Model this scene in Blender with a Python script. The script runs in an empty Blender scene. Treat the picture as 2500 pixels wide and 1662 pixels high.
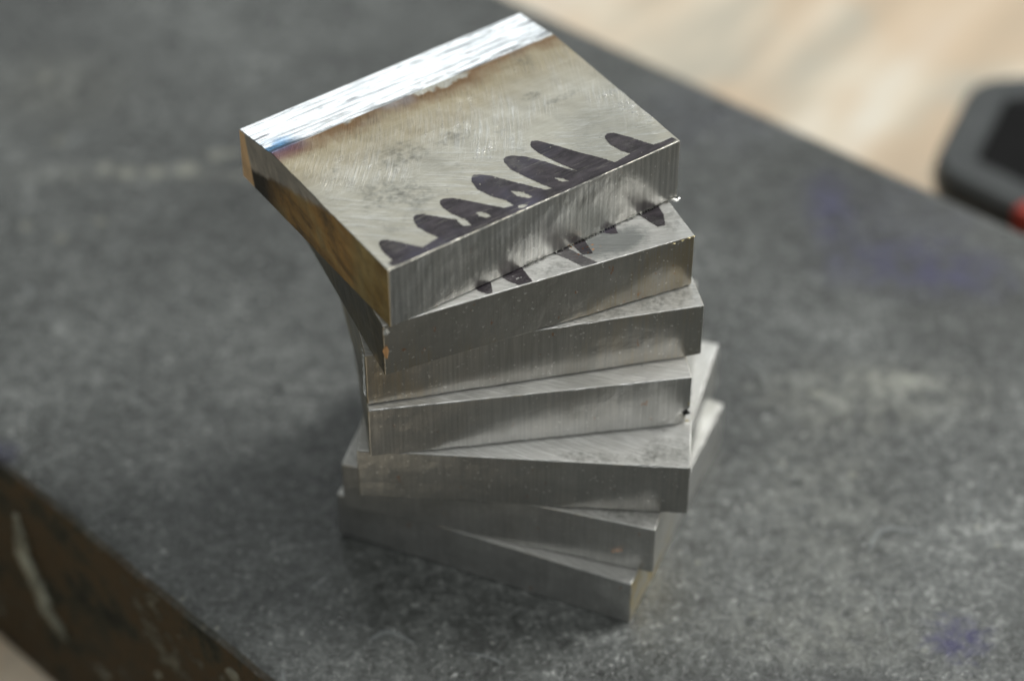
import bpy, bmesh, math, random
from mathutils import Vector, Matrix, noise
from mathutils.geometry import tessellate_polygon

C = bpy.context.scene
U = 0.075                      # one unit of the layout below = 75 mm (the length of a coupon)
R = random.Random(7)
FPX= 6149.417934392908
CAM= [-0.07079, -5.73573, 5.96777]
RIGHT= [0.999998, 0.001506, 0.001626] ;UP= [-0.002216, 0.679612, 0.733568] ;FWD= [0.0, 0.73357, -0.679614]
BLOCKS = [  # x, y, rotation, length, depth, thickness
    (-0.2304, 0.1169, 0.6075, 1.017, 0.8218, 0.2162) ,
    (-0.1567, 0.086, 0.4166, 0.9847, 0.8493, 0.1959) ,
    (-0.0912, 0.1102, 0.2194, 1.0194, 0.8493, 0.2012) ,
    (-0.0768, 0.0568, 0.1496, 0.9745, 0.8493, 0.1963) ,
    (-0.0065, -0.0181, -0.0723, 1.003, 0.8493, 0.2008) ,
    (0.0017, 0.0091, -0.2812, 1.0027, 0.8622, 0.1943) ,
    (0.0, -0.0, -0.3919, 0.9969, 0.8627, 0.1846) ,
]
OUT= [(-0.4926, -0.3857), (-0.4741, -0.3795), (-0.4758, -0.3594), (-0.4757, -0.3289), (-0.469, -0.303), (-0.4615, -0.2928), (-0.4503, -0.2928), (-0.4377, -0.3), (-0.413, -0.3301), (-0.3928, -0.3594), (-0.3752, -0.3815), (-0.3452, -0.3769), (-0.315, -0.3723), (-0.3292, -0.3377), (-0.3391, -0.2998), (-0.3328, -0.2689), (-0.3237, -0.2571), (-0.3118, -0.2543), (-0.2953, -0.2633), (-0.2725, -0.2893), (-0.2419, -0.3261), (-0.2245, -0.3413), (-0.2188, -0.3515), (-0.2118, -0.3485), (-0.221, -0.3248), (-0.2283, -0.3056), (-0.2345, -0.2697), (-0.2298, -0.249), (-0.2223, -0.2399), (-0.2093, -0.2393), (-0.1867, -0.2509), (-0.156, -0.288), (-0.1237, -0.3302), (-0.0905, -0.3706), (-0.0618, -0.3769), (-0.0677, -0.345), (-0.0879, -0.315), (-0.1074, -0.2614), (-0.1018, -0.2207), (-0.0906, -0.204), (-0.0797, -0.1993), (-0.068, -0.2033), (-0.0403, -0.2305), (-0.0083, -0.2812), (0.0272, -0.334), (0.0524, -0.3716), (0.0718, -0.377), (0.0588, -0.3478), (0.0382, -0.2888), (0.0224, -0.2369), (0.0262, -0.1999), (0.0325, -0.1877), (0.044, -0.1832), (0.0616, -0.1879), (0.0906, -0.2137), (0.1262, -0.2673), (0.1541, -0.3237), (0.1768, -0.3542), (0.1508, -0.2843), (0.1322, -0.2216), (0.1304, -0.1868), (0.1382, -0.1712), (0.148, -0.1654), (0.1648, -0.1753), (0.1946, -0.2228), (0.2296, -0.2846), (0.27, -0.3458), (0.2896, -0.3842), (0.351, -0.3767), (0.3363, -0.3498), (0.3279, -0.3105), (0.3315, -0.2793), (0.3384, -0.2671), (0.3499, -0.2623), (0.368, -0.2706), (0.3933, -0.3092), (0.4193, -0.3609), (0.4308, -0.3815), (0.4653, -0.3859), (0.4962, -0.3845), (0.5022, -0.4029), (0.3406, -0.4086), (0.1801, -0.4112), (0.0211, -0.4158), (-0.0331, -0.4126), (-0.0628, -0.404), (-0.1353, -0.4209), (-0.236, -0.4214), (-0.3337, -0.4193), (-0.4304, -0.4172), (-0.4875, -0.4042)]
HOLES= [[(-0.1687, -0.3405), (-0.1552, -0.3466), (-0.1431, -0.366), (-0.1414, -0.3798), (-0.1568, -0.3786), (-0.1695, -0.3604)], [(-0.034, -0.3184), (-0.0082, -0.3403), (0.0043, -0.3754), (-0.0096, -0.3755), (-0.0313, -0.3477)], [(0.1005, -0.3367), (0.1208, -0.3556), (0.132, -0.3779), (0.1119, -0.3682)], [(-0.055, -0.3856), (-0.0444, -0.385), (-0.0254, -0.3981), (-0.0457, -0.4015), (-0.0572, -0.396)], [(-0.2259, -0.3246), (-0.21, -0.3458), (-0.2091, -0.3817), (-0.2314, -0.3702), (-0.2325, -0.342)]]
TIPS= [[(-0.1907, -0.3795), (-0.1748, -0.3586), (-0.1432, -0.355), (-0.1392, -0.3777), (-0.153, -0.4203), (-0.1697, -0.4164), (-0.1879, -0.3946)], [(-0.1011, -0.3699), (-0.0641, -0.3333), (-0.0314, -0.3334), (-0.0303, -0.3728), (-0.0272, -0.4233), (-0.0641, -0.4281), (-0.0874, -0.3969)], [(0.0776, -0.3313), (0.0897, -0.315), (0.1214, -0.3181), (0.1521, -0.3747), (0.1814, -0.4232), (0.1314, -0.419), (0.106, -0.3723)], [(0.1433, -0.3169), (0.1536, -0.2997), (0.1844, -0.295), (0.1864, -0.3213), (0.1838, -0.3778), (0.1535, -0.3717)], [(0.243, -0.3025), (0.2585, -0.28), (0.2881, -0.2783), (0.2938, -0.2918), (0.29, -0.3268), (0.2685, -0.3195)], [(0.3792, -0.2649), (0.3995, -0.2381), (0.4417, -0.2416), (0.4538, -0.2619), (0.4497, -0.3048), (0.4327, -0.349), (0.4092, -0.3475), (0.3937, -0.3098)]]
BEAD_KEYS = [(0.049, -0.2), (0.061, -0.282), (0.046, -0.406), (0.096, -0.492), (0.13, -0.571), (0.142, -0.625), (0.198, -0.666), (0.231, -0.704)]
SPATTER = [(0.4, -0.727, 0.06), (0.879, -0.152, 0.05), (0.732, -0.468, 0.04), (1.139, -0.124, 0.05), (0.315, -0.28, 0.03), (0.077, -0.699, 0.05)]
CASE_OUT = [(1.595, 2.176), (1.861, 2.778), (2.784, 2.882), (2.295, 1.589)]
RED_POS = (2.003, 1.759) ; RED_Z = -.40
FLECKS = [(-1.604, 1.662, 0.035), (-1.524, 1.629, 0.045), (-1.412, 1.629, 0.04), (-1.294, 1.653, 0.055), (-1.195, 1.734, 0.045), (-1.134, 1.748, 0.035), (-1.796, 1.818, 0.04), (-1.904, 2.213, 0.035), (-1.85, 1.318, 0.03), (-1.715, 1.248, 0.03), (-1.584, 1.346, 0.03), (-1.099, 1.612, 0.02), (0.522, -0.332, 0.012), (1.051, 0.056, 0.02), (1.436, -0.173, 0.016), (1.487, -0.254, 0.016), (0.826, 0.112, 0.02), (0.685, -0.55, 0.02), (1.199, -0.69, 0.016), (-1.444, -0.236, 0.022), (-1.036, -0.597, 0.014), (-0.984, -0.605, 0.012), (-1.104, -0.487, 0.012), (0.963, 0.444, 0.03)]

# ------------------------------------------------------------------ camera
cam = bpy.data.cameras.new('camera'); camo = bpy.data.objects.new('camera', cam)
C.collection.objects.link(camo)
rt, up, fw = Vector(RIGHT), Vector(UP), Vector(FWD)
M = Matrix((( rt.x, up.x, -fw.x), (rt.y, up.y, -fw.y), (rt.z, up.z, -fw.z))).to_4x4()
M.translation = Vector(CAM) * U
camo.matrix_world = M
cam.sensor_fit = 'HORIZONTAL'; cam.sensor_width = 36.0
cam.lens = FPX / 2500 * 36.0
cam.clip_start = 0.02; cam.clip_end = 60
cam.dof.use_dof = True
cam.dof.focus_distance = 7.33 * U
cam.dof.aperture_fstop = 5.6
cam.dof.aperture_blades = 0
C.camera = camo

# ------------------------------------------------------------------ light
w = bpy.data.worlds.new('World'); C.world = w; w.use_nodes = True
bg = w.node_tree.nodes['Background']
bg.inputs['Color'].default_value = (0.95, 1.0, 0.97, 1); bg.inputs['Strength'].default_value = 0.16

def area(name, loc, target, sx, sy, power, col):
    l = bpy.data.lights.new(name, 'AREA'); l.shape = 'RECTANGLE'; l.size = sx; l.size_y = sy
    l.energy = power; l.color = col
    o = bpy.data.objects.new(name, l); C.collection.objects.link(o)
    o.location = loc
    o.rotation_euler = (Vector(target) - Vector(loc)).to_track_quat('-Z', 'Y').to_euler()
    return o
def pol(az, el, d, h=0.05):    # azimuth from +y towards +x, degrees
    a, e = math.radians(az), math.radians(el)
    return (d * math.sin(a) * math.cos(e), d * math.cos(a) * math.cos(e), h + d * math.sin(e))
def lit(name, loc, target, sx, sy, radiance, col): return area(name, loc, target, sx, sy, radiance*math.pi*sx*sy, col)
lit('window_light', pol(-8, 24, 3.0), (0, 0, .05), 2.0, 0.6, 2.6, (0.92, 0.97, 1.0))
lit('ceiling_light', (0.3, 1.0, 2.6), (0.3, 1.0, 0), 4.6, 4.6, 0.21, (0.985, 1.0, 0.98))
lit('side_light', pol(66, 43, 2.6), (0, 0, 0), 0.9, 0.8, 22.0, (1.0, 0.995, 0.975))
lit('front_light', pol(150, 58, 2.6), (0, 0, 0), 1.5, 1.2, 2.4, (0.98, 0.99, 1.0))

C.view_settings.view_transform = 'Standard'; C.view_settings.look = 'None'
C.view_settings.exposure = 0.12; C.view_settings.gamma = 1.0
C.render.film_transparent = False

# ------------------------------------------------------------------ node helper
class G:
    def __init__(s, name):
        s.m = bpy.data.materials.new(name); s.m.use_nodes = True
        s.t = s.m.node_tree; s.n = s.t.nodes; s.b = s.n['Principled BSDF']
        tc = s.n.new('ShaderNodeTexCoord')
        mp = s.n.new('ShaderNodeMapping'); mp.inputs['Scale'].default_value = (1/U,)*3
        s.t.links.new(tc.outputs['Object'], mp.inputs['Vector']); s.P = mp.outputs[0]
        sp = s.n.new('ShaderNodeSeparateXYZ'); s.L(s.P, sp.inputs[0]); s.x, s.y, s.z = sp.outputs
    def L(s, a, b):
        if isinstance(a, (int, float)): b.default_value = a
        elif isinstance(a, tuple): b.default_value = a if len(a) == len(b.default_value) else (*a, 1)
        else: s.t.links.new(a, b)
    def m1(s, op, a, b=0.0, c=None, clamp=False):
        n = s.n.new('ShaderNodeMath'); n.operation = op; n.use_clamp = clamp
        s.L(a, n.inputs[0]); s.L(b, n.inputs[1])
        if c is not None: s.L(c, n.inputs[2])
        return n.outputs[0]
    def add(s, a, b): return s.m1('ADD', a, b)
    def sub(s, a, b): return s.m1('SUBTRACT', a, b)
    def mul(s, a, b): return s.m1('MULTIPLY', a, b)
    def mx(s, a, b): return s.m1('MAXIMUM', a, b)
    def inv(s, a): return s.m1('SUBTRACT', 1.0, a)
    def vec(s, x, y, z):
        n = s.n.new('ShaderNodeCombineXYZ'); s.L(x, n.inputs[0]); s.L(y, n.inputs[1]); s.L(z, n.inputs[2]); return n.outputs[0]
    def noise(s, sc=(1, 1, 1), scale=5.0, detail=4.0, rough=.55, vec=None, off=(0, 0, 0), dist=0.0):
        mp = s.n.new('ShaderNodeMapping'); s.L(vec or s.P, mp.inputs['Vector'])
        mp.inputs['Scale'].default_value = sc; mp.inputs['Location'].default_value = off
        n = s.n.new('ShaderNodeTexNoise'); s.L(mp.outputs[0], n.inputs['Vector'])
        n.inputs['Scale'].default_value = scale; n.inputs['Detail'].default_value = detail
        n.inputs['Roughness'].default_value = rough; n.inputs['Distortion'].default_value = dist
        return n.outputs[0]
    def ss(s, v, a, b, lo=0.0, hi=1.0):           # smooth step a..b -> lo..hi
        n = s.n.new('ShaderNodeMapRange'); n.interpolation_type = 'SMOOTHSTEP'
        s.L(v, n.inputs[0]); s.L(a, n.inputs[1]); s.L(b, n.inputs[2]); s.L(lo, n.inputs[3]); s.L(hi, n.inputs[4]); return n.outputs[0]
    def mix(s, f, a, b):
        n = s.n.new('ShaderNodeMix'); n.data_type = 'RGBA'; n.clamp_factor = True
        s.L(f, n.inputs[0]); s.L(a, n.inputs[6]); s.L(b, n.inputs[7]); return n.outputs[2]
    def mixf(s, f, a, b):
        n = s.n.new('ShaderNodeMix'); n.data_type = 'FLOAT'; n.clamp_factor = True
        s.L(f, n.inputs[0]); s.L(a, n.inputs[2]); s.L(b, n.inputs[3]); return n.outputs[0]
    def ramp(s, v, stops):
        n = s.n.new('ShaderNodeValToRGB'); s.L(v, n.inputs[0]); e = n.color_ramp.elements
        while len(e) < len(stops): e.new(.5)
        for el, (p, c) in zip(e, stops): el.position = p; el.color = (*c, 1)
        return n.outputs[0]
    def spot(s, cx, cy, rx, ry=None, wob=.5, seed=0., soft=.35):   # noisy blob in the xy plane, 1 inside
        ry = ry or rx
        dx = s.mul(s.sub(s.x, cx), 1/rx); dy = s.mul(s.sub(s.y, cy), 1/ry)
        d = s.m1('SQRT', s.add(s.mul(dx, dx), s.mul(dy, dy)))
        nz = s.noise(scale=2.2/min(rx, ry), detail=5, rough=.65, off=(seed, seed*.7, 0))
        d = s.add(d, s.mul(s.sub(nz, .5), wob*2.4))
        return s.ss(d, 1+soft, 1-soft, 0., 1.)
    def nrm(s):
        g = s.n.new('ShaderNodeNewGeometry')
        vt = s.n.new('ShaderNodeVectorTransform'); vt.vector_type = 'NORMAL'; vt.convert_from = 'WORLD'; vt.convert_to = 'OBJECT'
        s.L(g.outputs['True Normal'], vt.inputs[0])
        sp = s.n.new('ShaderNodeSeparateXYZ'); s.L(vt.outputs[0], sp.inputs[0]); return sp.outputs
    def bump(s, h, dist, strength=1.0, prev=None):
        n = s.n.new('ShaderNodeBump'); n.inputs['Strength'].default_value = strength
        n.inputs['Distance'].default_value = dist; s.L(h, n.inputs['Height'])
        if prev is not None: s.L(prev, n.inputs['Normal'])
        return n.outputs[0]
    def out(s, base=None, rough=None, metal=None, normal=None, spec=None, alpha=None, aniso=None):
        for k, v in (('Base Color', base), ('Roughness', rough), ('Metallic', metal), ('Normal', normal),
                     ('Specular IOR Level', spec), ('Alpha', alpha), ('Anisotropic', aniso)):
            if v is not None: s.L(v, s.b.inputs[k])
        return s.m

# ------------------------------------------------------------------ materials
def arcs(g, cx, cy, kr, ka, seed, lo=.5, hi=.75):
    """curved grinding scratches: noise that is fine across the radius, long along the arc"""
    dx, dy = g.sub(g.x, cx), g.sub(g.y, cy)
    r = g.m1('SQRT', g.add(g.mul(dx, dx), g.mul(dy, dy)))
    a = g.m1('ARCTAN2', dy, dx)
    n = g.noise(vec=g.vec(g.mul(r, kr), g.mul(a, ka), seed), scale=1.0, detail=3, rough=.6)
    return g.ss(n, lo, hi)

def steel(name, seed, top_kind='plain', warm=.35, end_gold=.6, th=.2, side_dark=1.0, end_dark=1.0, side_metal=1.0, right_gold=0.0, streak=1.0):
    g = G(name); nx, ny, nz = g.nrm()
    top = g.ss(nz, .6, .8)
    end = g.mul(g.ss(g.m1('ABSOLUTE', nx), .6, .8), g.inv(top))
    o = (seed*3.1, seed*1.7, seed*.9)
    big = g.noise(scale=2.2, detail=4, off=o)
    mid = g.noise(scale=9, detail=5, rough=.65, off=o)
    fine = g.noise(scale=60, detail=3, off=o)
    # ---- ground top
    st1 = g.noise(sc=(5, 130, 1), scale=1.0, detail=4, rough=.65, off=o)            # scratches along the length
    a1 = arcs(g, 1.3, 1.8 + .1*seed, 125, 22, seed, .42, .68)
    a2 = arcs(g, -1.3, .9, 125, 16, seed + 4, .40, .68)
    m1 = g.ss(g.add(g.y, g.mul(g.sub(g.noise(scale=2.6, detail=2, off=(seed+5, 2, 0)), .5), .9)), .05, -.15)
    m2 = g.ss(g.add(g.y, g.mul(g.sub(g.noise(scale=3.0, detail=2, off=(seed+9, 6, 0)), .5), 1.2)), -.12, .06)
    scr = g.add(g.mul(g.ss(st1, .42, .68), .25), g.add(g.mul(a1, g.mul(m1, .8)), g.mul(a2, g.mul(m2, .9))))
    tcol = g.mix(mid, (.48, .455, .37), (.67, .645, .55)) if top_kind == 'bevel' else g.mix(mid, (.50, .495, .465), (.72, .715, .68))
    tcol = g.mix(g.mul(scr, .44 if top_kind == 'bevel' else .7), tcol, (.88, .88, .85))
    tcol = g.mix(g.mul(g.ss(big, .42, .66), .45), tcol, (.30, .30, .27))
    smud = g.ss(g.noise(scale=4.2, detail=8, rough=.72, off=(seed*2+1, 3, 0)), .56, .72)
    tcol = g.mix(g.mul(smud, .55), tcol, (.20, .205, .195))
    pit = g.ss(g.noise(scale=24, detail=6, rough=.7, off=(seed, seed, 0)), .66, .74)
    tcol = g.mix(g.mul(pit, .8), tcol, (.09, .085, .075))
    trough = g.sub(g.add(.38, g.add(g.mul(smud, .2), g.mul(mid, .14))), g.mul(scr, .16))
    # ---- sawn long sides: streaks that run up and down
    sv = g.noise(sc=(150, 1, 4), scale=1.0, detail=3, rough=.6, off=o)
    if top_kind == 'bevel':                               # evenly spaced saw marks
        ph = g.add(g.mul(g.x, 330), g.mul(g.noise(sc=(30, 1, 2), scale=1.0, detail=2), 9))
        sv = g.add(g.mul(sv, .80), g.mul(g.add(g.mul(g.m1('SINE', ph), .5), .5), .19))
    sv2 = g.noise(sc=(7, 1, 5), scale=1.0, detail=3, rough=.5, off=o)
    scol = g.mix(g.add(g.mul(g.ss(sv, .3, .75), streak), g.mul(g.ss(mid, .3, .7), 1 - streak)), (.45*side_dark, .45*side_dark, .44*side_dark), (.67*side_dark, .67*side_dark, .655*side_dark))
    scol = g.mix(g.mul(g.ss(sv2, .45, .7), .22), scol, (.36, .36, .34))
    rustm = g.mul(g.ss(g.add(big, g.mul(sub_half(g, sv), .5)), .45, .7), warm)
    scol = g.mix(warm*.42, scol, (.36, .31, .235))
    scol = g.mix(rustm, scol, (.38, .31, .20))
    dots = g.ss(g.noise(sc=(1, 1, .6), scale=34, detail=4, rough=.6, off=(seed, 0, seed)), .67, .74)
    scol = g.mix(g.mul(dots, .6), scol, (.45, .20, .08))
    srough = g.add(.26, g.mul(sv, .10))
    spk = g.ss(g.noise(scale=85, detail=2, rough=.5, off=(3, seed, 1)), .66, .72)
    scol = g.mix(g.mul(spk, .55), scol, (.95, .95, .92))
    # ---- short ends: heat and rust tints
    ev = g.noise(sc=(1, 3.0, 9), scale=1.3, detail=5, rough=.6, off=o, dist=.6)
    ecol = g.ramp(ev, [(.25, (.045, .042, .034)), (.42, (.12, .10, .055)), (.52, (.24, .19, .09)), (.62, (.32, .27, .15)), (.78, (.30, .29, .24))])
    ecol = g.mix(1 - end_gold, ecol, (.42, .41, .37))
    ecol = g.mix(1 - end_dark, ecol, (.03, .03, .022))
    right = g.ss(nx, .5, .7)
    rcol = g.mix(g.mul(right_gold, g.mul(g.ss(g.y, .05, -.25), g.ss(mid, .3, .6))), g.mix(mid, (.50, .50, .47), (.68, .68, .65)), (.62, .50, .24))
    bumps = None
    if top_kind in ('bevel',):
        # along the ground bevel at the back (large y): straw, brown, purple and blue tints
        yl = g.add(g.mul(g.x, .013), .226)
        d = g.sub(yl, g.y)                                # >0 on the flat, <0 on the bevel
        dn = g.add(d, g.mul(sub_half(g, g.noise(sc=(1.0, 1.6, 1), scale=3.4, detail=5, rough=.6, off=(2.3, 0, 0))), .20))
        dn = g.add(dn, g.mul(sub_half(g, g.noise(sc=(40, 6, 1), scale=1.0, detail=3, off=(1, 0, 0))), .035))
        on = g.ss(dn, -.006, .01)
        straw = g.mul(on, g.ss(dn, .30, .02)); brown = g.mul(on, g.ss(dn, .095, .0)); 
        tcol = g.mix(g.mul(straw, .68), tcol, (.44, .345, .18))
        tcol = g.mix(g.mul(brown, .85), tcol, (.20, .10, .04))
        grey = g.mul(on, g.mul(g.ss(dn, .075, .02), g.ss(g.noise(scale=2.4, detail=3, off=(6.2, 1, 0)), .50, .60)))
        tcol = g.mix(g.mul(grey, .8), tcol, (.33, .32, .33))
        blue = g.mul(g.ss(g.x, -.375, -.46), g.mul(g.ss(g.y, .175, .225), g.ss(g.y, .315, .245)))
        blue = g.mul(blue, g.ss(g.noise(sc=(9, 26, 1), scale=1, detail=4, off=(3, 0, 0)), .36, .55))
        # bevel itself: bright streaks along the length
        bev = g.ss(d, .004, -.004)
        bs = g.noise(sc=(2.6, 85, 1), scale=1.0, detail=5, rough=.68, off=(.7, .3, 0))
        bcol = g.mix(g.ss(bs, .36, .54), (.38, .40, .41), (.93, .94, .94))
        gouge = g.ss(g.noise(sc=(9, 70, 1), scale=1.0, detail=3, rough=.5, off=(4, 9, 0)), .61, .69)
        bcol = g.mix(g.mul(gouge, .85), bcol, (.10, .10, .11))
        tcol = g.mix(bev, tcol, bcol)
        tcol = g.mix(g.mul(blue, .95), tcol, (.10, .28, .50))
        pur = g.mul(g.ss(g.x, -.36, -.45), g.mul(g.ss(g.y, .15, .20), g.ss(g.y, .245, .21)))
        tcol = g.mix(g.mul(pur, .8), tcol, (.20, .09, .10))
        trough = g.mixf(bev, trough, .26)
        scr = g.mixf(bev, scr, g.mul(bs, 1.1))
        # left end: grey ground strip above, black and gold below
        lowb = g.add(g.sub(g.z, th*.70), g.mul(g.sub(.05, g.y), -.30))
        lowb = g.add(lowb, g.mul(sub_half(g, mid), .05))
        ecol = g.ramp(g.noise(sc=(1, 3.2, 6), scale=1.2, detail=6, rough=.65, off=(0, 1.6, .4), dist=.8),
                      [(.26, (.03, .028, .02)), (.42, (.12, .085, .04)), (.54, (.26, .165, .06)), (.66, (.27, .21, .10)), (.8, (.25, .24, .19))])
        ecol = g.mix(g.ss(g.y, .12, .30), ecol, (.022, .021, .019))
        ecol = g.mix(g.ss(g.y, -.18, -.27), ecol, g.mix(g.ss(mid, .35, .6), (.19, .135, .045), (.27, .22, .10)))
        ecol = g.mix(g.mul(g.ss(lowb, .0, .025), g.ss(g.y, -.22, -.08)), ecol, g.mix(mid, (.22, .22, .215), (.40, .395, .38)))
        tan = g.ss(g.add(g.y, g.mul(g.z, -.22)), .332, .345)
        ecol = g.mix(g.mul(tan, .95), ecol, (.62, .46, .29))
        srough = g.mixf(end, srough, g.mixf(tan, .38, .5))
        bumps = bev
    if top_kind == 'marked':                              # grey smear of wiped ink and copper flecks
        sm = g.spot(.26, -.355, .11, .055, seed=3.3, wob=.4)
        tcol = g.mix(g.mul(sm, .75), tcol, (.17, .185, .18))
        cop = g.mul(g.spot(.17, -.335, .045, .05, seed=1), g.ss(g.noise(scale=62, detail=2, off=(5, 0, 0)), .60, .64))
        tcol = g.mix(cop, tcol, (.75, .33, .10))
    if top_kind in ('bevel', 'marked', 'dirty'):
        for cx, cy, rx, ry, sd in {'bevel': [(.27, .012, .035, .018, 1.), (.345, -.045, .06, .012, 2.), (-.20, .0, .07, .05, 3.), (-.34, -.12, .07, .06, 4.), (.36, .19, .03, .05, 5.), (-.02, -.02, .06, .03, 6.), (-.26, -.17, .05, .06, 8.), (-.395, .045, .012, .012, 9.)],
                                   'marked': [(.45, -.33, .05, .05, 1.), (.05, -.39, .06, .02, 4.)],
                                   'dirty': [(.44, -.36, .07, .05, 2.), (.36, -.385, .05, .03, 5.), (.2, -.4, .1, .02, 7.)]}[top_kind]:
            sp_ = g.mul(g.spot(cx, cy, rx, ry, seed=sd, wob=.8), g.ss(fine, .30, .75))
            tcol = g.mix(g.mul(sp_, .5), tcol, (.13, .132, .115))
    ecol = g.mix(right, ecol, rcol)
    col = g.mix(top, g.mix(end, scol, ecol), tcol)
    rough = g.mixf(top, srough, trough)
    # oily brownish corners
    h = g.mixf(top, g.add(g.mul(sv, .22*streak), g.mul(fine, .26)), g.add(g.mul(scr, .36), g.mul(fine, .2)))
    n1 = g.bump(h, .0022*U if top_kind != 'bevel' else .0026*U, 1.0)
    n2 = g.bump(g.noise(scale=3.0, detail=3, off=o), (.030 if top_kind == 'bevel' else .012)*U, .8, n1)
    return g.out(base=col, rough=rough, metal=g.mixf(top, side_metal, g.mixf(bumps, .82, 1.0) if bumps is not None else .60), normal=n2, spec=.5)

def sub_half(g, v): return g.sub(v, .5)

def plate_mat():
    g = G('mottled_plate'); nx, ny, nz = g.nrm(); top = g.ss(nz, .5, .8)
    n1 = g.noise(scale=1.0, detail=6, rough=.6)
    n2 = g.noise(scale=6.5, detail=8, rough=.68, off=(3, 1, 0))
    n3 = g.noise(scale=27, detail=6, rough=.65, off=(8, 1, 0))
    n4 = g.noise(scale=58, detail=3, rough=.6, off=(1, 5, 0))
    n5 = g.noise(scale=13, detail=7, rough=.75, off=(2, 9, 0))
    v = g.add(.5, g.add(g.mul(g.sub(n2, .5), .30), g.add(g.mul(g.sub(n3, .5), .55), g.add(g.mul(g.sub(n5, .5), .62), g.add(g.mul(g.sub(n4, .5), .45), g.mul(g.sub(n1, .5), .62))))))
    col = g.ramp(v, [(.30, (.028, .030, .028)), (.42, (.055, .058, .054)), (.53, (.091, .097, .091)), (.64, (.150, .158, .149)), (.76, (.34, .35, .33))])
    fl = g.ss(g.noise(scale=26, detail=4, rough=.6, off=(11, 4, 0)), .62, .72)
    col = g.mix(g.mul(fl, .75), col, (.40, .415, .395))
    fl2 = g.ss(n4, .655, .72)
    col = g.mix(g.mul(fl2, .8), col, (.55, .55, .52))
    # chalky smears
    for cx, cy, rx, ry, sd, a in ((1.24, .50, .11, .05, 1., .45), (1.16, .44, .32, .14, 2., .34), (-1.46, 1.62, .42, .04, 4., .22), (-1.85, 2.15, .25, .2, 6., .18), (.95, -.10, .20, .5, 9., .16), (.56, .42, .05, .30, 3., .25), (.9, -.62, .3, .12, 13., .2)):
        m = g.mul(g.spot(cx, cy, rx, ry, seed=sd, wob=.7, soft=.7), g.ss(n5, .36, .62))
        col = g.mix(g.mul(m, a), col, (.42, .425, .36))
    dots = None
    for cx, cy, rr_ in FLECKS:
        dx, dy = g.sub(g.x, cx), g.sub(g.y, cy)
        d = g.m1('SQRT', g.add(g.mul(dx, dx), g.mul(dy, dy)))
        m = g.ss(d, rr_, rr_*.5, 0., 1.); dots = m if dots is None else g.mx(dots, m)
    col = g.mix(g.mul(dots, g.mul(g.ss(n5, .3, .6), .30)), col, (.46, .46, .36))
    # blue layout-ink stains
    for cx, cy, rx, ry, sd, a in ((1.33, 1.12, .24, .14, 2., .6), (1.10, 1.42, .07, .18, 3., .7), (1.56, 1.05, .14, .11, 7., .6), (1.34, 1.42, .3, .2, 12., .16), (1.31, -.65, .08, .08, 5., .9), (-1.77, .15, .05, .05, 8., .6), (.70, 2.0, .3, .2, 10., .15)):
        m = g.mul(g.spot(cx, cy, rx, ry, seed=sd, wob=1.1, soft=.7), g.ss(n5, .36, .58))
        col = g.mix(g.mul(m, a), col, (.032, .028, .10))
    # fine scribed scratches
    ar = g.ss(g.m1('ABSOLUTE', g.sub(g.noise(scale=1.1, detail=1, rough=.4, off=(6, 2, 0), dist=.3), .52)), .0035, .0005)
    ar = g.mul(ar, g.ss(g.noise(scale=4, detail=2, off=(1, 1, 0)), .5, .62))
    col = g.mix(g.mul(ar, .35), col, (.34, .37, .37))
    for ang, sd in ((25, 1.), (-50, 2.), (80, 3.)):
        vr = g.n.new('ShaderNodeVectorRotate'); vr.rotation_type = 'Z_AXIS'; vr.inputs['Angle'].default_value = math.radians(ang); g.L(g.P, vr.inputs['Vector'])
        sc_ = g.ss(g.noise(sc=(1.6, 95, 1), scale=1.0, detail=2, rough=.5, vec=vr.outputs[0], off=(sd*3, sd, 0)), .655, .72)
        sc_ = g.mul(sc_, g.ss(g.noise(scale=2.0, detail=2, off=(sd, 7, 0)), .48, .60))
        col = g.mix(g.mul(sc_, .20), col, (.36, .375, .36))
    # rusty sides
    r1 = g.noise(scale=3.4, detail=9, rough=.78, off=(0, 0, 2))
    rc = g.ramp(r1, [(.37, (.014, .015, .010)), (.45, (.062, .058, .034)), (.51, (.120, .074, .030)), (.57, (.075, .058, .030)), (.64, (.26, .25, .19))])
    col = g.mix(top, rc, col)
    rough = g.mixf(top, .7, g.add(.20, g.mul(n2, .20)))
    nb = g.bump(g.add(g.mul(n3, 1.0), g.mul(n4, .5)), .012*U, .8)
    nb = g.bump(g.mixf(top, r1, 0.0), .09*U, 1., nb)
    return g.out(base=col, rough=rough, metal=0.0, normal=nb, spec=g.mixf(top, .3, .6))

def simple(name, c1, c2, scale, rough=.5, metal=0., bump=.0, sc=(1, 1, 1), detail=5, spec=.5):
    g = G(name); n = g.noise(sc=sc, scale=scale, detail=detail, rough=.6)
    return g.out(base=g.mix(g.ss(n, .3, .7), c1, c2), rough=rough, metal=metal, spec=spec,
                 normal=g.bump(n, bump*U) if bump else None)

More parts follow.
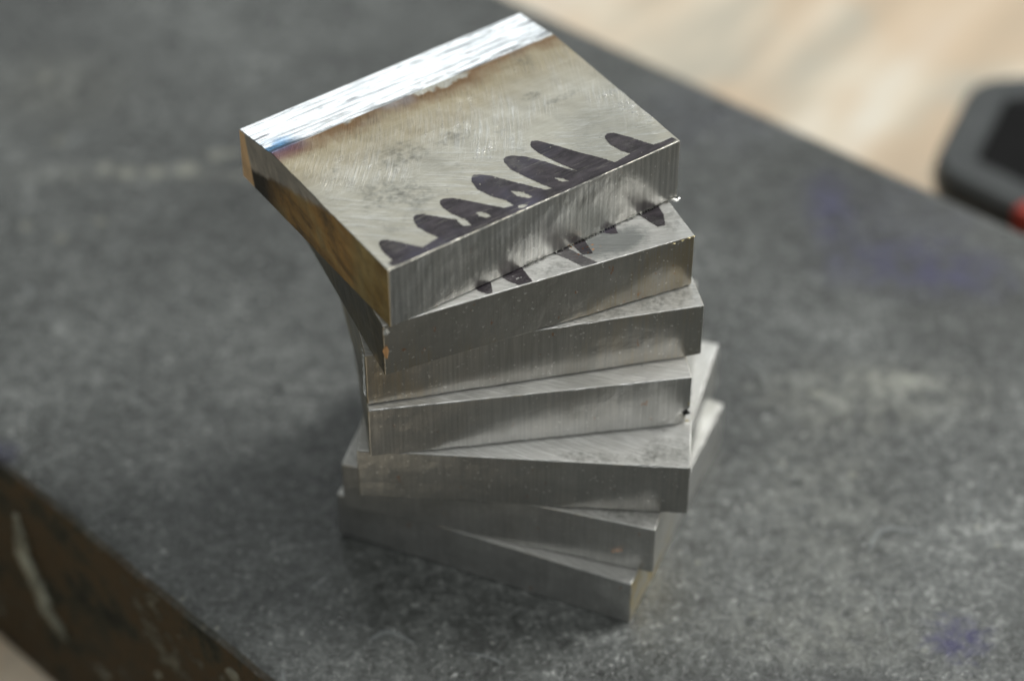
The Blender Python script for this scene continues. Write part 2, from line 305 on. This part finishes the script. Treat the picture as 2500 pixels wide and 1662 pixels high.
def bench_mat():
    g = G('pale_bench_wood')
    gr = g.noise(sc=(.45, 2.2, 1), scale=1.0, detail=5, rough=.55, off=(1, 4, 0))
    mp = g.n.new('ShaderNodeVectorRotate'); mp.rotation_type = 'Z_AXIS'; mp.inputs['Angle'].default_value = math.radians(-52); g.L(g.P, mp.inputs['Vector'])
    gr = g.noise(sc=(.5, 2.6, 1), scale=1.0, detail=5, rough=.55, vec=mp.outputs[0])
    col = g.ramp(gr, [(.34, (.44, .42, .35)), (.47, (.62, .555, .44)), (.55, (.74, .655, .52)), (.68, (.80, .77, .68))])
    col = g.mix(g.mul(g.ss(g.noise(scale=1.3, detail=3, off=(7, 2, 0)), .42, .62), .6), col, (.64, .47, .31))
    col = g.mix(g.mul(g.spot(.66, 4.62, .26, .18, seed=2, wob=.4, soft=.5), .75), col, (.14, .13, .11))
    return g.out(base=col, rough=.65, spec=.3)

def ink_mat(name, seed, fade=.0):
    g = G(name)
    n = g.noise(sc=(9, 34, 1), scale=1.0, detail=8, rough=.75, off=(seed, 0, 0), dist=.4)
    f = g.noise(scale=3.5, detail=3, off=(seed, 4, 0))
    col = g.mix(g.ss(n, .35, .7), (.020, .016, .020), (.085, .072, .082))
    col = g.mix(g.ss(f, .5, .75), col, (.10, .095, .14))
    dot = g.ss(g.noise(scale=75, detail=2, off=(seed, 1, 0)), .70, .74)
    hole = g.mul(g.ss(g.add(n, g.mul(f, .5)), .96, .80), 1.0)
    lines = g.ss(g.noise(sc=(7, 105, 1), scale=1.0, detail=3, rough=.6, off=(seed, 2, 0)), .56, .68)
    dot = g.mx(dot, g.mul(lines, .42))
    alpha = g.mul(g.inv(dot), g.add(.62 - fade, g.mul(g.ss(g.noise(scale=7, detail=6, rough=.7, off=(seed, 8, 0)), .33, .55), .28)))
    return g.out(base=col, rough=.45, metal=.15, spec=.35, alpha=alpha,
                 normal=g.bump(n, .002*U))

# ------------------------------------------------------------------ mesh helpers
def link(name, verts, faces, mat, parent=None, smooth=False):
    me = bpy.data.meshes.new(name); me.from_pydata([tuple(Vector(v)*U) for v in verts], [], faces); me.update()
    me.materials.append(mat)
    if smooth: me.polygons.foreach_set('use_smooth', [True]*len(me.polygons))
    o = bpy.data.objects.new(name, me); C.collection.objects.link(o)
    if parent: o.parent = parent
    return o
def tag(o, label=None, cat=None, group=None, kind=None):
    for k, v in (('label', label), ('category', cat), ('group', group), ('kind', kind)):
        if v: o[k] = v

def stations(a, b, n, e):
    s = [a, a + e] + [a + e + (b - a - 2*e)*i/n for i in range(1, n)] + [b - e, b]
    return s
def block_mesh(L, D, T, seed, shape=None, edge=.007, nx=70, ny=44, nz=6):
    """a cut steel coupon: box grid with worn, slightly ragged edges; z 0..T"""
    xs = stations(-L/2, L/2, nx, edge); ys = stations(-D/2, D/2, ny, edge); zs = stations(0, T, nz, edge)
    idx = {}; V = []; F = []
    X, Y, Z = len(xs)-1, len(ys)-1, len(zs)-1
    def vert(i, j, k):
        key = (i, j, k)
        if key in idx: return idx[key]
        p = Vector((xs[i], ys[j], zs[k]))
        ext = [i in (0, X), j in (0, Y), k in (0, Z)]
        q = p*1.0
        nv = noise.noise(Vector((p.x*13 + seed*7, p.y*13, p.z*20)))*.5 + noise.noise(Vector((p.x*41 + seed, p.y*41, p.z*41 + 5)))*.5
        if sum(ext) >= 2:
            pull = edge*(.36 + .5*nv)
            pull = max(pull, edge*.10)
            if ext[0]: q.x -= math.copysign(pull, p.x)
            if ext[1]: q.y -= math.copysign(pull, p.y)
            if ext[2]: q.z -= pull if k == Z else -pull
        elif ext[0] or ext[1]:
            q += Vector((nv*.0012 if ext[0] else 0, nv*.0012 if ext[1] else 0, 0))
        if shape: q = shape(q, p)
        idx[key] = len(V); V.append(q); return idx[key]
    def quad(a, b, c, d): F.append((vert(*a), vert(*b), vert(*c), vert(*d)))
    for i in range(X):
        for j in range(Y):
            quad((i, j, Z), (i+1, j, Z), (i+1, j+1, Z), (i, j+1, Z)); quad((i, j, 0), (i, j+1, 0), (i+1, j+1, 0), (i+1, j, 0))
        for k in range(Z):
            quad((i, 0, k), (i+1, 0, k), (i+1, 0, k+1), (i, 0, k+1)); quad((i, Y, k), (i, Y, k+1), (i+1, Y, k+1), (i+1, Y, k))
    for j in range(Y):
        for k in range(Z):
            quad((0, j, k), (0, j, k+1), (0, j+1, k+1), (0, j+1, k)); quad((X, j, k), (X, j+1, k), (X, j+1, k+1), (X, j, k+1))
    return V, F

def sheet(name, outline, holes, z, mat, parent, seed=0., limit=None):
    """a thin film of ink lying on a face, with slightly ragged edges"""
    c = .0016
    x0 = min(p[0] for p in outline) - .01; x1 = max(p[0] for p in outline) + .01
    y0 = min(p[1] for p in outline) - .01; y1 = max(p[1] for p in outline) + .01
    nx, ny = int((x1-x0)/c) + 1, int((y1-y0)/c) + 1
    def spans(poly, y):
        xs = []
        for a, b in zip(poly, poly[1:] + poly[:1]):
            if (a[1] > y) != (b[1] > y): xs.append(a[0] + (y-a[1])*(b[0]-a[0])/(b[1]-a[1]))
        xs.sort(); return list(zip(xs[::2], xs[1::2]))
    V = []; F = []; idx = {}
    def vert(i, k):
        if (i, k) not in idx: idx[(i, k)] = len(V); V.append((x0 + i*c, y0 + k*c, z))
        return idx[(i, k)]
    for k in range(ny):
        yc = y0 + (k+.5)*c; rag = noise.noise(Vector((yc*160, seed, 1)))*.0022
        sp_ = spans(outline, yc)
        if limit is not None and yc < limit: continue
        hs = [h for ho in holes for h in spans(ho, yc)]
        for a, b in sp_:
            for i in range(max(0, int((a-x0)/c)), min(nx, int((b-x0)/c) + 2)):
                xc = x0 + (i+.5)*c
                if a + rag <= xc <= b + rag and not any(h0 - rag <= xc <= h1 + rag for h0, h1 in hs):
                    F.append((vert(i, k), vert(i+1, k), vert(i+1, k+1), vert(i, k+1)))
    return link(name, V, F, mat, parent)

# ------------------------------------------------------------------ setting: bench and surface plate
BENCH_Z = -1.07
bm_ = bench_mat()
o = link('workbench_top', [(-14, -10, BENCH_Z), (16, -10, BENCH_Z), (16, 20, BENCH_Z), (-14, 20, BENCH_Z),
                           (-14, -10, BENCH_Z-.4), (16, -10, BENCH_Z-.4), (16, 20, BENCH_Z-.4), (-14, 20, BENCH_Z-.4)],
         [(0, 1, 2, 3), (7, 6, 5, 4), (0, 4, 5, 1), (1, 5, 6, 2), (2, 6, 7, 3), (3, 7, 4, 0)], bm_)
tag(o, 'pale wooden workbench top under and beyond the steel plate', kind='structure')

def line_pt(p, deg, t): return Vector((p[0] + math.cos(math.radians(deg))*t, p[1] + math.sin(math.radians(deg))*t, 0))
B0, B1 = line_pt((-.040, 2.75), -38.0, -4.5), line_pt((-.040, 2.75), -38.0, 6.0)
F0_, F1_ = line_pt((-1.765, .104), -44.2, -4.5), line_pt((-1.765, .104), -44.2, 6.0)
def plate():
    def frame(a, b, n):
        return [a.lerp(b, i/n) for i in range(n+1)]
    N = 160
    fr, bk = frame(F0_, F1_, N), frame(B0, B1, N)
    inw = (B0 - F0_).normalized()
    prof = [(0.0, BENCH_Z+.002), (0, -.80), (0, -.60), (0, -.40), (0, -.20), (0, -.055), (.006, -.022), (.022, -.005), (.05, 0)]
    V = []; F = []
    rows = []
    for off, z in prof:
        row = []
        for p in fr:
            q = p + inw*off
            if z < 0 and z > BENCH_Z + .1 and off == 0:
                nn = noise.noise(Vector((q.x*3, q.y*3, z*4)))*.012 + noise.noise(Vector((q.x*11, q.y*11, z*14)))*.006
                q = q - inw*nn
            elif z < 0: q = q - inw*noise.noise(Vector((q.x*9, q.y*9, 1)))*.006
            row.append(len(V)); V.append((q.x, q.y, z))
        rows.append(row)
    for off, z in reversed(prof):
        row = []
        for p in bk:
            q = p - inw*off; row.append(len(V)); V.append((q.x, q.y, z))
        rows.append(row)
    for a, b in zip(rows, rows[1:]):
        for i in range(N): F.append((a[i], a[i+1], b[i+1], b[i]))
    F.append([r[0] for r in rows]); F.append([r[-1] for r in reversed(rows)])
    return link('surface_plate', V, F, plate_mat())
pl = plate()
tag(pl, 'thick dark grey mottled steel plate with rusty brown side under the stack', 'metal plate')

# weld bead down the rusty side, near the lower left corner of the view
def on_side(s, z, out=0.0):      # point on the front side face: s along the edge from its reference point
    d = Vector((math.cos(math.radians(-44.2)), math.sin(math.radians(-44.2)), 0)); nrm = Vector((-d.y, d.x, 0))*-1
    p = Vector((-1.765, .104, 0)) + d*s + nrm*out
    return Vector((p.x, p.y, z))
def bead(name, path, rad, mat, parent, seg=10, flat=.6):
    V = []; F = []
    for i, p in enumerate(path):
        a = path[max(0, i-1)]; b = path[min(len(path)-1, i+1)]; t = (b-a).normalized()
        nrm = on_side(0, 0, 1) - on_side(0, 0, 0); sd = t.cross(nrm).normalized()
        k = i/(len(path)-1); r = rad*(math.sin(math.pi*min(1, max(.0, k*.98+.01)))**.4)*(1 + .55*noise.noise(Vector((i*.30, 0, 0))) + .10*math.sin(i*1.9))
        for s_ in range(seg):
            an = 2*math.pi*s_/seg
            V.append(p + sd*math.cos(an)*r + nrm*math.sin(an)*r*flat)
    for i in range(len(path)-1):
        for s_ in range(seg):
            a = i*seg + s_; b = i*seg + (s_+1) % seg
            F.append((a, b, b+seg, a+seg))
    F.append(list(range(seg))[::-1]); F.append([len(V)-seg+s_ for s_ in range(seg)])
    return link(name, V, F, mat, parent, smooth=True)
m_bead = simple('dull_weld', (.12, .12, .09), (.42, .43, .35), 6, rough=.6, metal=.2, bump=.01)
KEY = BEAD_KEYS
path = []
for (s0, z0), (s1, z1) in zip(KEY, KEY[1:]):
    for i in range(12):
        t = i/12; path.append(on_side(s0+(s1-s0)*t + .006*noise.noise(Vector((s0*9+t*5, z0*7, 0))), z0+(z1-z0)*t, .008))
bead('weld_bead', path, .040, m_bead, pl, flat=.45)
m_spat = simple('rubbed_rust', (.03, .025, .015), (.22, .22, .17), 9, rough=.6)
for (s, z, r) in SPATTER:
    pth = [on_side(s + .02*i*.3, z - r*1.2*(i/5 - .5), -.006) for i in range(6)]
    bead('weld_spatter', pth, r*.7, m_spat, pl, flat=.22)

# ------------------------------------------------------------------ the black case on the bench
def rounded(pts, r, n=8):
    out = []
    for i, p in enumerate(pts):
        a = Vector(pts[i-1]) - Vector(p); b = Vector(pts[(i+1) % len(pts)]) - Vector(p); p = Vector(p)
        a.normalize(); b.normalize(); h = a.angle(b)/2; t = r/math.tan(h)
        p0, p1 = p + a*t, p + b*t
        for k in range(n+1):
            u = k/n; out.append(p0.lerp(p, u).lerp(p.lerp(p1, u), u))
    return out
def inset(loop, d):
    c = sum(loop, Vector((0, 0)))/len(loop); res = []
    n = len(loop)
    for i, p in enumerate(loop):
        t = (loop[(i+1) % n] - loop[i-1]).normalized(); nr = Vector((-t.y, t.x))
        if nr.dot(c - p) < 0: nr = -nr
        res.append(p + nr*d)
    return res
def rings(name, layers, mat, parent, cap_last=True):
    V = []; F = []; n = len(layers[0][0])
    for loop, z in layers: V += [(p.x, p.y, z) for p in loop]
    for i in range(len(layers)-1):
        for k in range(n): F.append((i*n+k, i*n+(k+1) % n, (i+1)*n+(k+1) % n, (i+1)*n+k))
    F.append(list(range(n))[::-1]); F.append([(len(layers)-1)*n + k for k in range(n)])
    return link(name, V, F, mat, parent)
m_case = simple('dark_plastic', (.052, .056, .056), (.075, .08, .08), 6, rough=.42, bump=.004)
m_black = simple('black_lining', (.003, .003, .003), (.006, .006, .006), 6, rough=.8, spec=.2)
m_red = simple('red_plastic', (.30, .03, .018), (.36, .04, .022), 8, rough=.4)
case = bpy.data.objects.new('tool_case', None); C.collection.objects.link(case)
case.location = Vector((1.7, 2.2, BENCH_Z))*U
tag(case, 'open dark grey plastic case with black hollow on the bench beyond the plate', 'case')
ZT = -.40 - BENCH_Z
def rel(p): return Vector((p[0]-1.7, p[1]-2.2))
outl = rounded([rel(p) for p in CASE_OUT], .20)
outl = outl if sum((a.x*b.y - b.x*a.y) for a, b in zip(outl, outl[1:]+outl[:1])) > 0 else outl[::-1]
rings('shell', [(inset(outl, .10), .02), (inset(outl, .07), ZT*.5), (inset(outl, .02), ZT*.75), (outl, ZT*.85), (inset(outl, .012), ZT-.02), (inset(outl, .035), ZT),
                (inset(outl, .16), ZT), (inset(outl, .17), ZT-.02), (inset(outl, .19), ZT-.36)], m_case, case)
lin = inset(outl, .1705)
rings('lining', [(lin, ZT-.022), (inset(outl, .1905), ZT-.33), (inset(outl, .25), ZT-.345)], m_black, case)
rings('foot', [(inset(outl, .08), .001), (inset(outl, .085), .04)], m_black, case)
def boxm(name, c, s, rot, mat, parent, bev=.15):
    b = bmesh.new(); bmesh.ops.create_cube(b, size=1.0)
    bmesh.ops.scale(b, vec=Vector(s), verts=b.verts)
    bmesh.ops.bevel(b, geom=list(b.edges), offset=min(s)*bev, segments=3, affect='EDGES')
    bmesh.ops.rotate(b, cent=(0, 0, 0), matrix=Matrix.Rotation(rot, 3, 'Z'), verts=b.verts)
    V = [v.co + Vector(c) for v in b.verts]; F = [[v.index for v in f.verts] for f in b.faces]
    b.free(); return link(name, V, F, mat, parent)
cx, cy = RED_POS
boxm('red_catch', (cx-1.7, cy-2.2, RED_Z - BENCH_Z), (.26, .10, .16), math.radians(-43), m_red, case)

# ------------------------------------------------------------------ the stack of coupons
LABELS = [
 ('topmost steel block, mirror-bright strip along its far edge, marker zigzag along its near edge', ('bevel', .10, .9, .92)),
 ('second steel block from the top, dark marker tips showing along its front', ('marked', .75, .9, .84)),
 ('third steel block from the top, brownish front and thin wedge of top showing', ('dirty', .55, .9, .90)),
 ('middle steel block with a bright scratched sliver of top and a black chipped right corner', ('plain', .12, .85, .92)),
 ('fifth steel block from the top with a wide bright triangle of top showing', ('dirty', .12, .6, .80)),
 ('second steel block from the bottom with short dark-spotted top wedge at right', ('dirty', .06, .35, .95)),
 ('lowest steel block, its bottom corner touching the grey plate', ('plain', .05, .6, .95)),
]
ztop = [sum(b[5] for b in BLOCKS[i:]) for i in range(7)]
blocks = []
for i, (x, y, th, L_, D_, T_) in enumerate(BLOCKS):
    lab, (kind, warm, gold, sd) = LABELS[i]
    T = T_ - .0036
    shape = None
    if i == 0:
        def shape(q, p, T=T, D=D_):
            if p.z > T*.6:
                yl = .226 + .013*p.x + .010*noise.noise(Vector((p.x*7, 0, 0))) + .004*noise.noise(Vector((p.x*33, 2, 0)))
                d = p.y - yl
                if d > 0:
                    k = min(1.0, d/.02)
                    f = d/(D/2 - yl)
                    drop = (.026 - .010*p.x)*f + .004*k + .0012*noise.noise(Vector((p.x*3, p.y*60, 1)))*k
                    q = q - Vector((0, 0, drop*p.z/T))
            return q
    if i == 3:
        def shape(q, p, L=L_, D=D_):        # knocked lower right front corner
            d = (Vector((p.x, p.y, p.z)) - Vector((L/2, -D/2, .02))).length
            if d < .045: q = q + Vector((-1, 1, .4))*(.045-d)*.35
            return q
    V, F = block_mesh(L_, D_, T, i*1.37 + 1, shape, edge=.0032 if i < 3 else .004)
    mat = steel('steel_%s' % kind + str(i), i*1.31 + .4, kind, warm, gold, th=T, side_dark=sd, end_dark=[1, .38, .9, .7, .6, .6, .6][i],
                streak=[.9, .4, .8, .7, .5, .4, .35][i], side_metal=[1, 1, 1, 1, .95, .85, .80][i], right_gold=[0, 0, .2, 0, .1, .15, .95][i])
    o = link('steel_block', V, F, mat)
    o.location = Vector((x, y, ztop[i] - T_ + .0018))*U; o.rotation_euler = (0, 0, th)
    tag(o, lab, 'steel block', 'steel blocks stacked in a twisting tower')
    blocks.append((o, T))

top, T0 = blocks[0]; D0 = BLOCKS[0][4]
mk = sheet('marker_zigzag', OUT, HOLES, T0 + .0009, ink_mat('marker_ink', 1.0), top, limit=-D0/2 + .0035)
mk['label'] = 'dark purple-black marker zigzag'
sec, T1 = blocks[1]
for i, t in enumerate(TIPS):
    cen = (sum(p[0] for p in t)/len(t), sum(p[1] for p in t)/len(t))
    sheet('marker_tip', t, [], T1 + .0006, ink_mat('marker_ink_tip', 3.0 + i, fade=[.0, .0, .30, .12, .0, .0][i]), sec, seed=i*3., limit=-BLOCKS[1][4]/2 + .0035)

# burrs: curls of torn metal on the edges
m_burr = simple('bright_burr', (.55, .55, .52), (.85, .85, .82), 30, rough=.3, metal=1.0)
m_rust = simple('rust_fleck', (.40, .13, .04), (.55, .26, .10), 30, rough=.6)
m_gold = simple('tinted_burr', (.50, .42, .18), (.7, .62, .38), 30, rough=.4, metal=.8)
def flake(name, c, size, mat, parent, n=7, flat=.5, stretch=(1, 1, 1), seed=0):
    rr = random.Random(seed); V = []; F = []
    for ring, (h, s) in enumerate(((-.5, .45), (0, 1.0), (.5, .4))):
        for k in range(n):
            a = 2*math.pi*k/n + rr.uniform(-.2, .2); q = s*rr.uniform(.6, 1.25)
            V.append((c[0] + math.cos(a)*size*q*stretch[0], c[1] + math.sin(a)*size*q*stretch[1], c[2] + (h*flat + rr.uniform(-.15, .15))*size*2*stretch[2]))
    for ring in range(2):
        for k in range(n): F.append((ring*n+k, ring*n+(k+1) % n, (ring+1)*n+(k+1) % n, (ring+1)*n+k))
    F.append(list(range(n))[::-1]); F.append([2*n+k for k in range(n)])
    return link(name, V, F, mat, parent)
b0 = BLOCKS[0]; hy = -b0[4]/2
# ragged saw burr hanging from the lower front edge of the top block
V = []; F = []; rr = random.Random(3)
xx = -.05
while xx < .5:
    wd = rr.uniform(.004, .011); hh = rr.uniform(.002, .0075)*(.5 + 1.2*max(0, xx))
    if rr.random() < .8:
        k = len(V); yy = hy - rr.uniform(.0, .003)
        V += [(xx, yy+.004, .003), (xx+wd, yy+.004, .003), (xx+wd*.5, yy-.004, -hh*.55), (xx+wd*.5, yy-.002, .009)]
        F += [(k, k+2, k+1), (k, k+3, k+2), (k+1, k+2, k+3), (k, k+1, k+3)]
    xx += wd*rr.uniform(.7, 1.5)
o = link('saw_burr', V, F, m_burr, top); o['kind'] = 'stuff'
for i, (dx, dz, s) in enumerate(((.487, .004, .008), (.498, -.004, .010), (.508, -.002, .006))):
    flake('torn_burr', (dx, hy-.006, dz), s, m_burr, top, seed=i+4, stretch=(1, .6, .5))
flake('rust_fleck', (b0[3]/2+.002, hy+.01, .10), .006, m_rust, top, seed=9, stretch=(.6, .8, 1.3))
# white chip on the front left corner of the second block with a rusty streak below it
b1 = BLOCKS[1]
flake('bright_chip', (-b1[3]/2+.008, -b1[4]/2-.002, T1-.024), .015, m_burr, sec, seed=2, stretch=(.8, .6, 1.1))
flake('bright_chip', (-b1[3]/2+.026, -b1[4]/2-.002, T1-.004), .008, m_gold, sec, seed=5, stretch=(1.2, .6, .6))
flake('rust_streak', (-b1[3]/2+.006, -b1[4]/2-.001, T1*.46), .012, simple('orange_tint', (.5, .26, .10), (.62, .38, .2), 12, rough=.45, metal=.5), sec, n=8, seed=6, stretch=(.7, .3, 3.4))
for k, (dx, s) in enumerate(((.487, .007), (.475, .006), (.455, .005), (.425, .005))):
    flake('tinted_burr', (dx-.002, -b1[4]/2-.0005, T1-.002-.002*k), s, m_gold, sec, seed=20+k, stretch=(1.1, .6, .6))
# torn ridges up the left end of the third block, beside its front corner
b2 = BLOCKS[2]; o2, T2 = blocks[2]; V = []; F = []; z = .012
while z < T2 - .01:
    hh = rr.uniform(.0015, .005); k = len(V); X = -b2[3]/2; Y = -b2[4]/2 + rr.uniform(.012, .03)
    V += [(X+.001, Y, z), (X+.001, Y+.03, z+hh*.4), (X-.005, Y+.012, z+hh*.5), (X+.001, Y+.008, z+hh)]
    F += [(k, k+1, k+2), (k+1, k+3, k+2), (k+3, k, k+2), (k, k+3, k+1)]; z += rr.uniform(.003, .008)
o = link('ridge_burr', V, F, m_burr, o2); o['kind'] = 'stuff'
# dark chip on the right corner of the middle block
b3 = BLOCKS[3]; o3, T3 = blocks[3]
flake('dark_chip', (b3[3]/2-.012, -b3[4]/2+.004, .045), .017, simple('chip_black', (.012, .012, .012), (.05, .05, .05), 20, rough=.35, metal=.5), o3, seed=7, stretch=(.8, .6, 1.3))
flake('tinted_burr', (b3[3]/2-.006, -b3[4]/2+.002, .085), .010, m_gold, o3, seed=8, stretch=(.4, .4, 1.6))
flake('tinted_burr', (b3[3]/2-.006, -b3[4]/2+.002, .010), .008, m_gold, o3, seed=11, stretch=(1.1, .5, .6))
# copper shaving on the second lowest block
o5, T5 = blocks[5]
for i in range(3):
    flake('copper_shaving', (.375 + i*.012, -BLOCKS[5][4]/2-.006, T5*.34 + i*.007), .008, simple('copper', (.6, .35, .22), (.75, .5, .35), 20, rough=.35, metal=.8), o5, seed=30+i, stretch=(1, .5, .4))
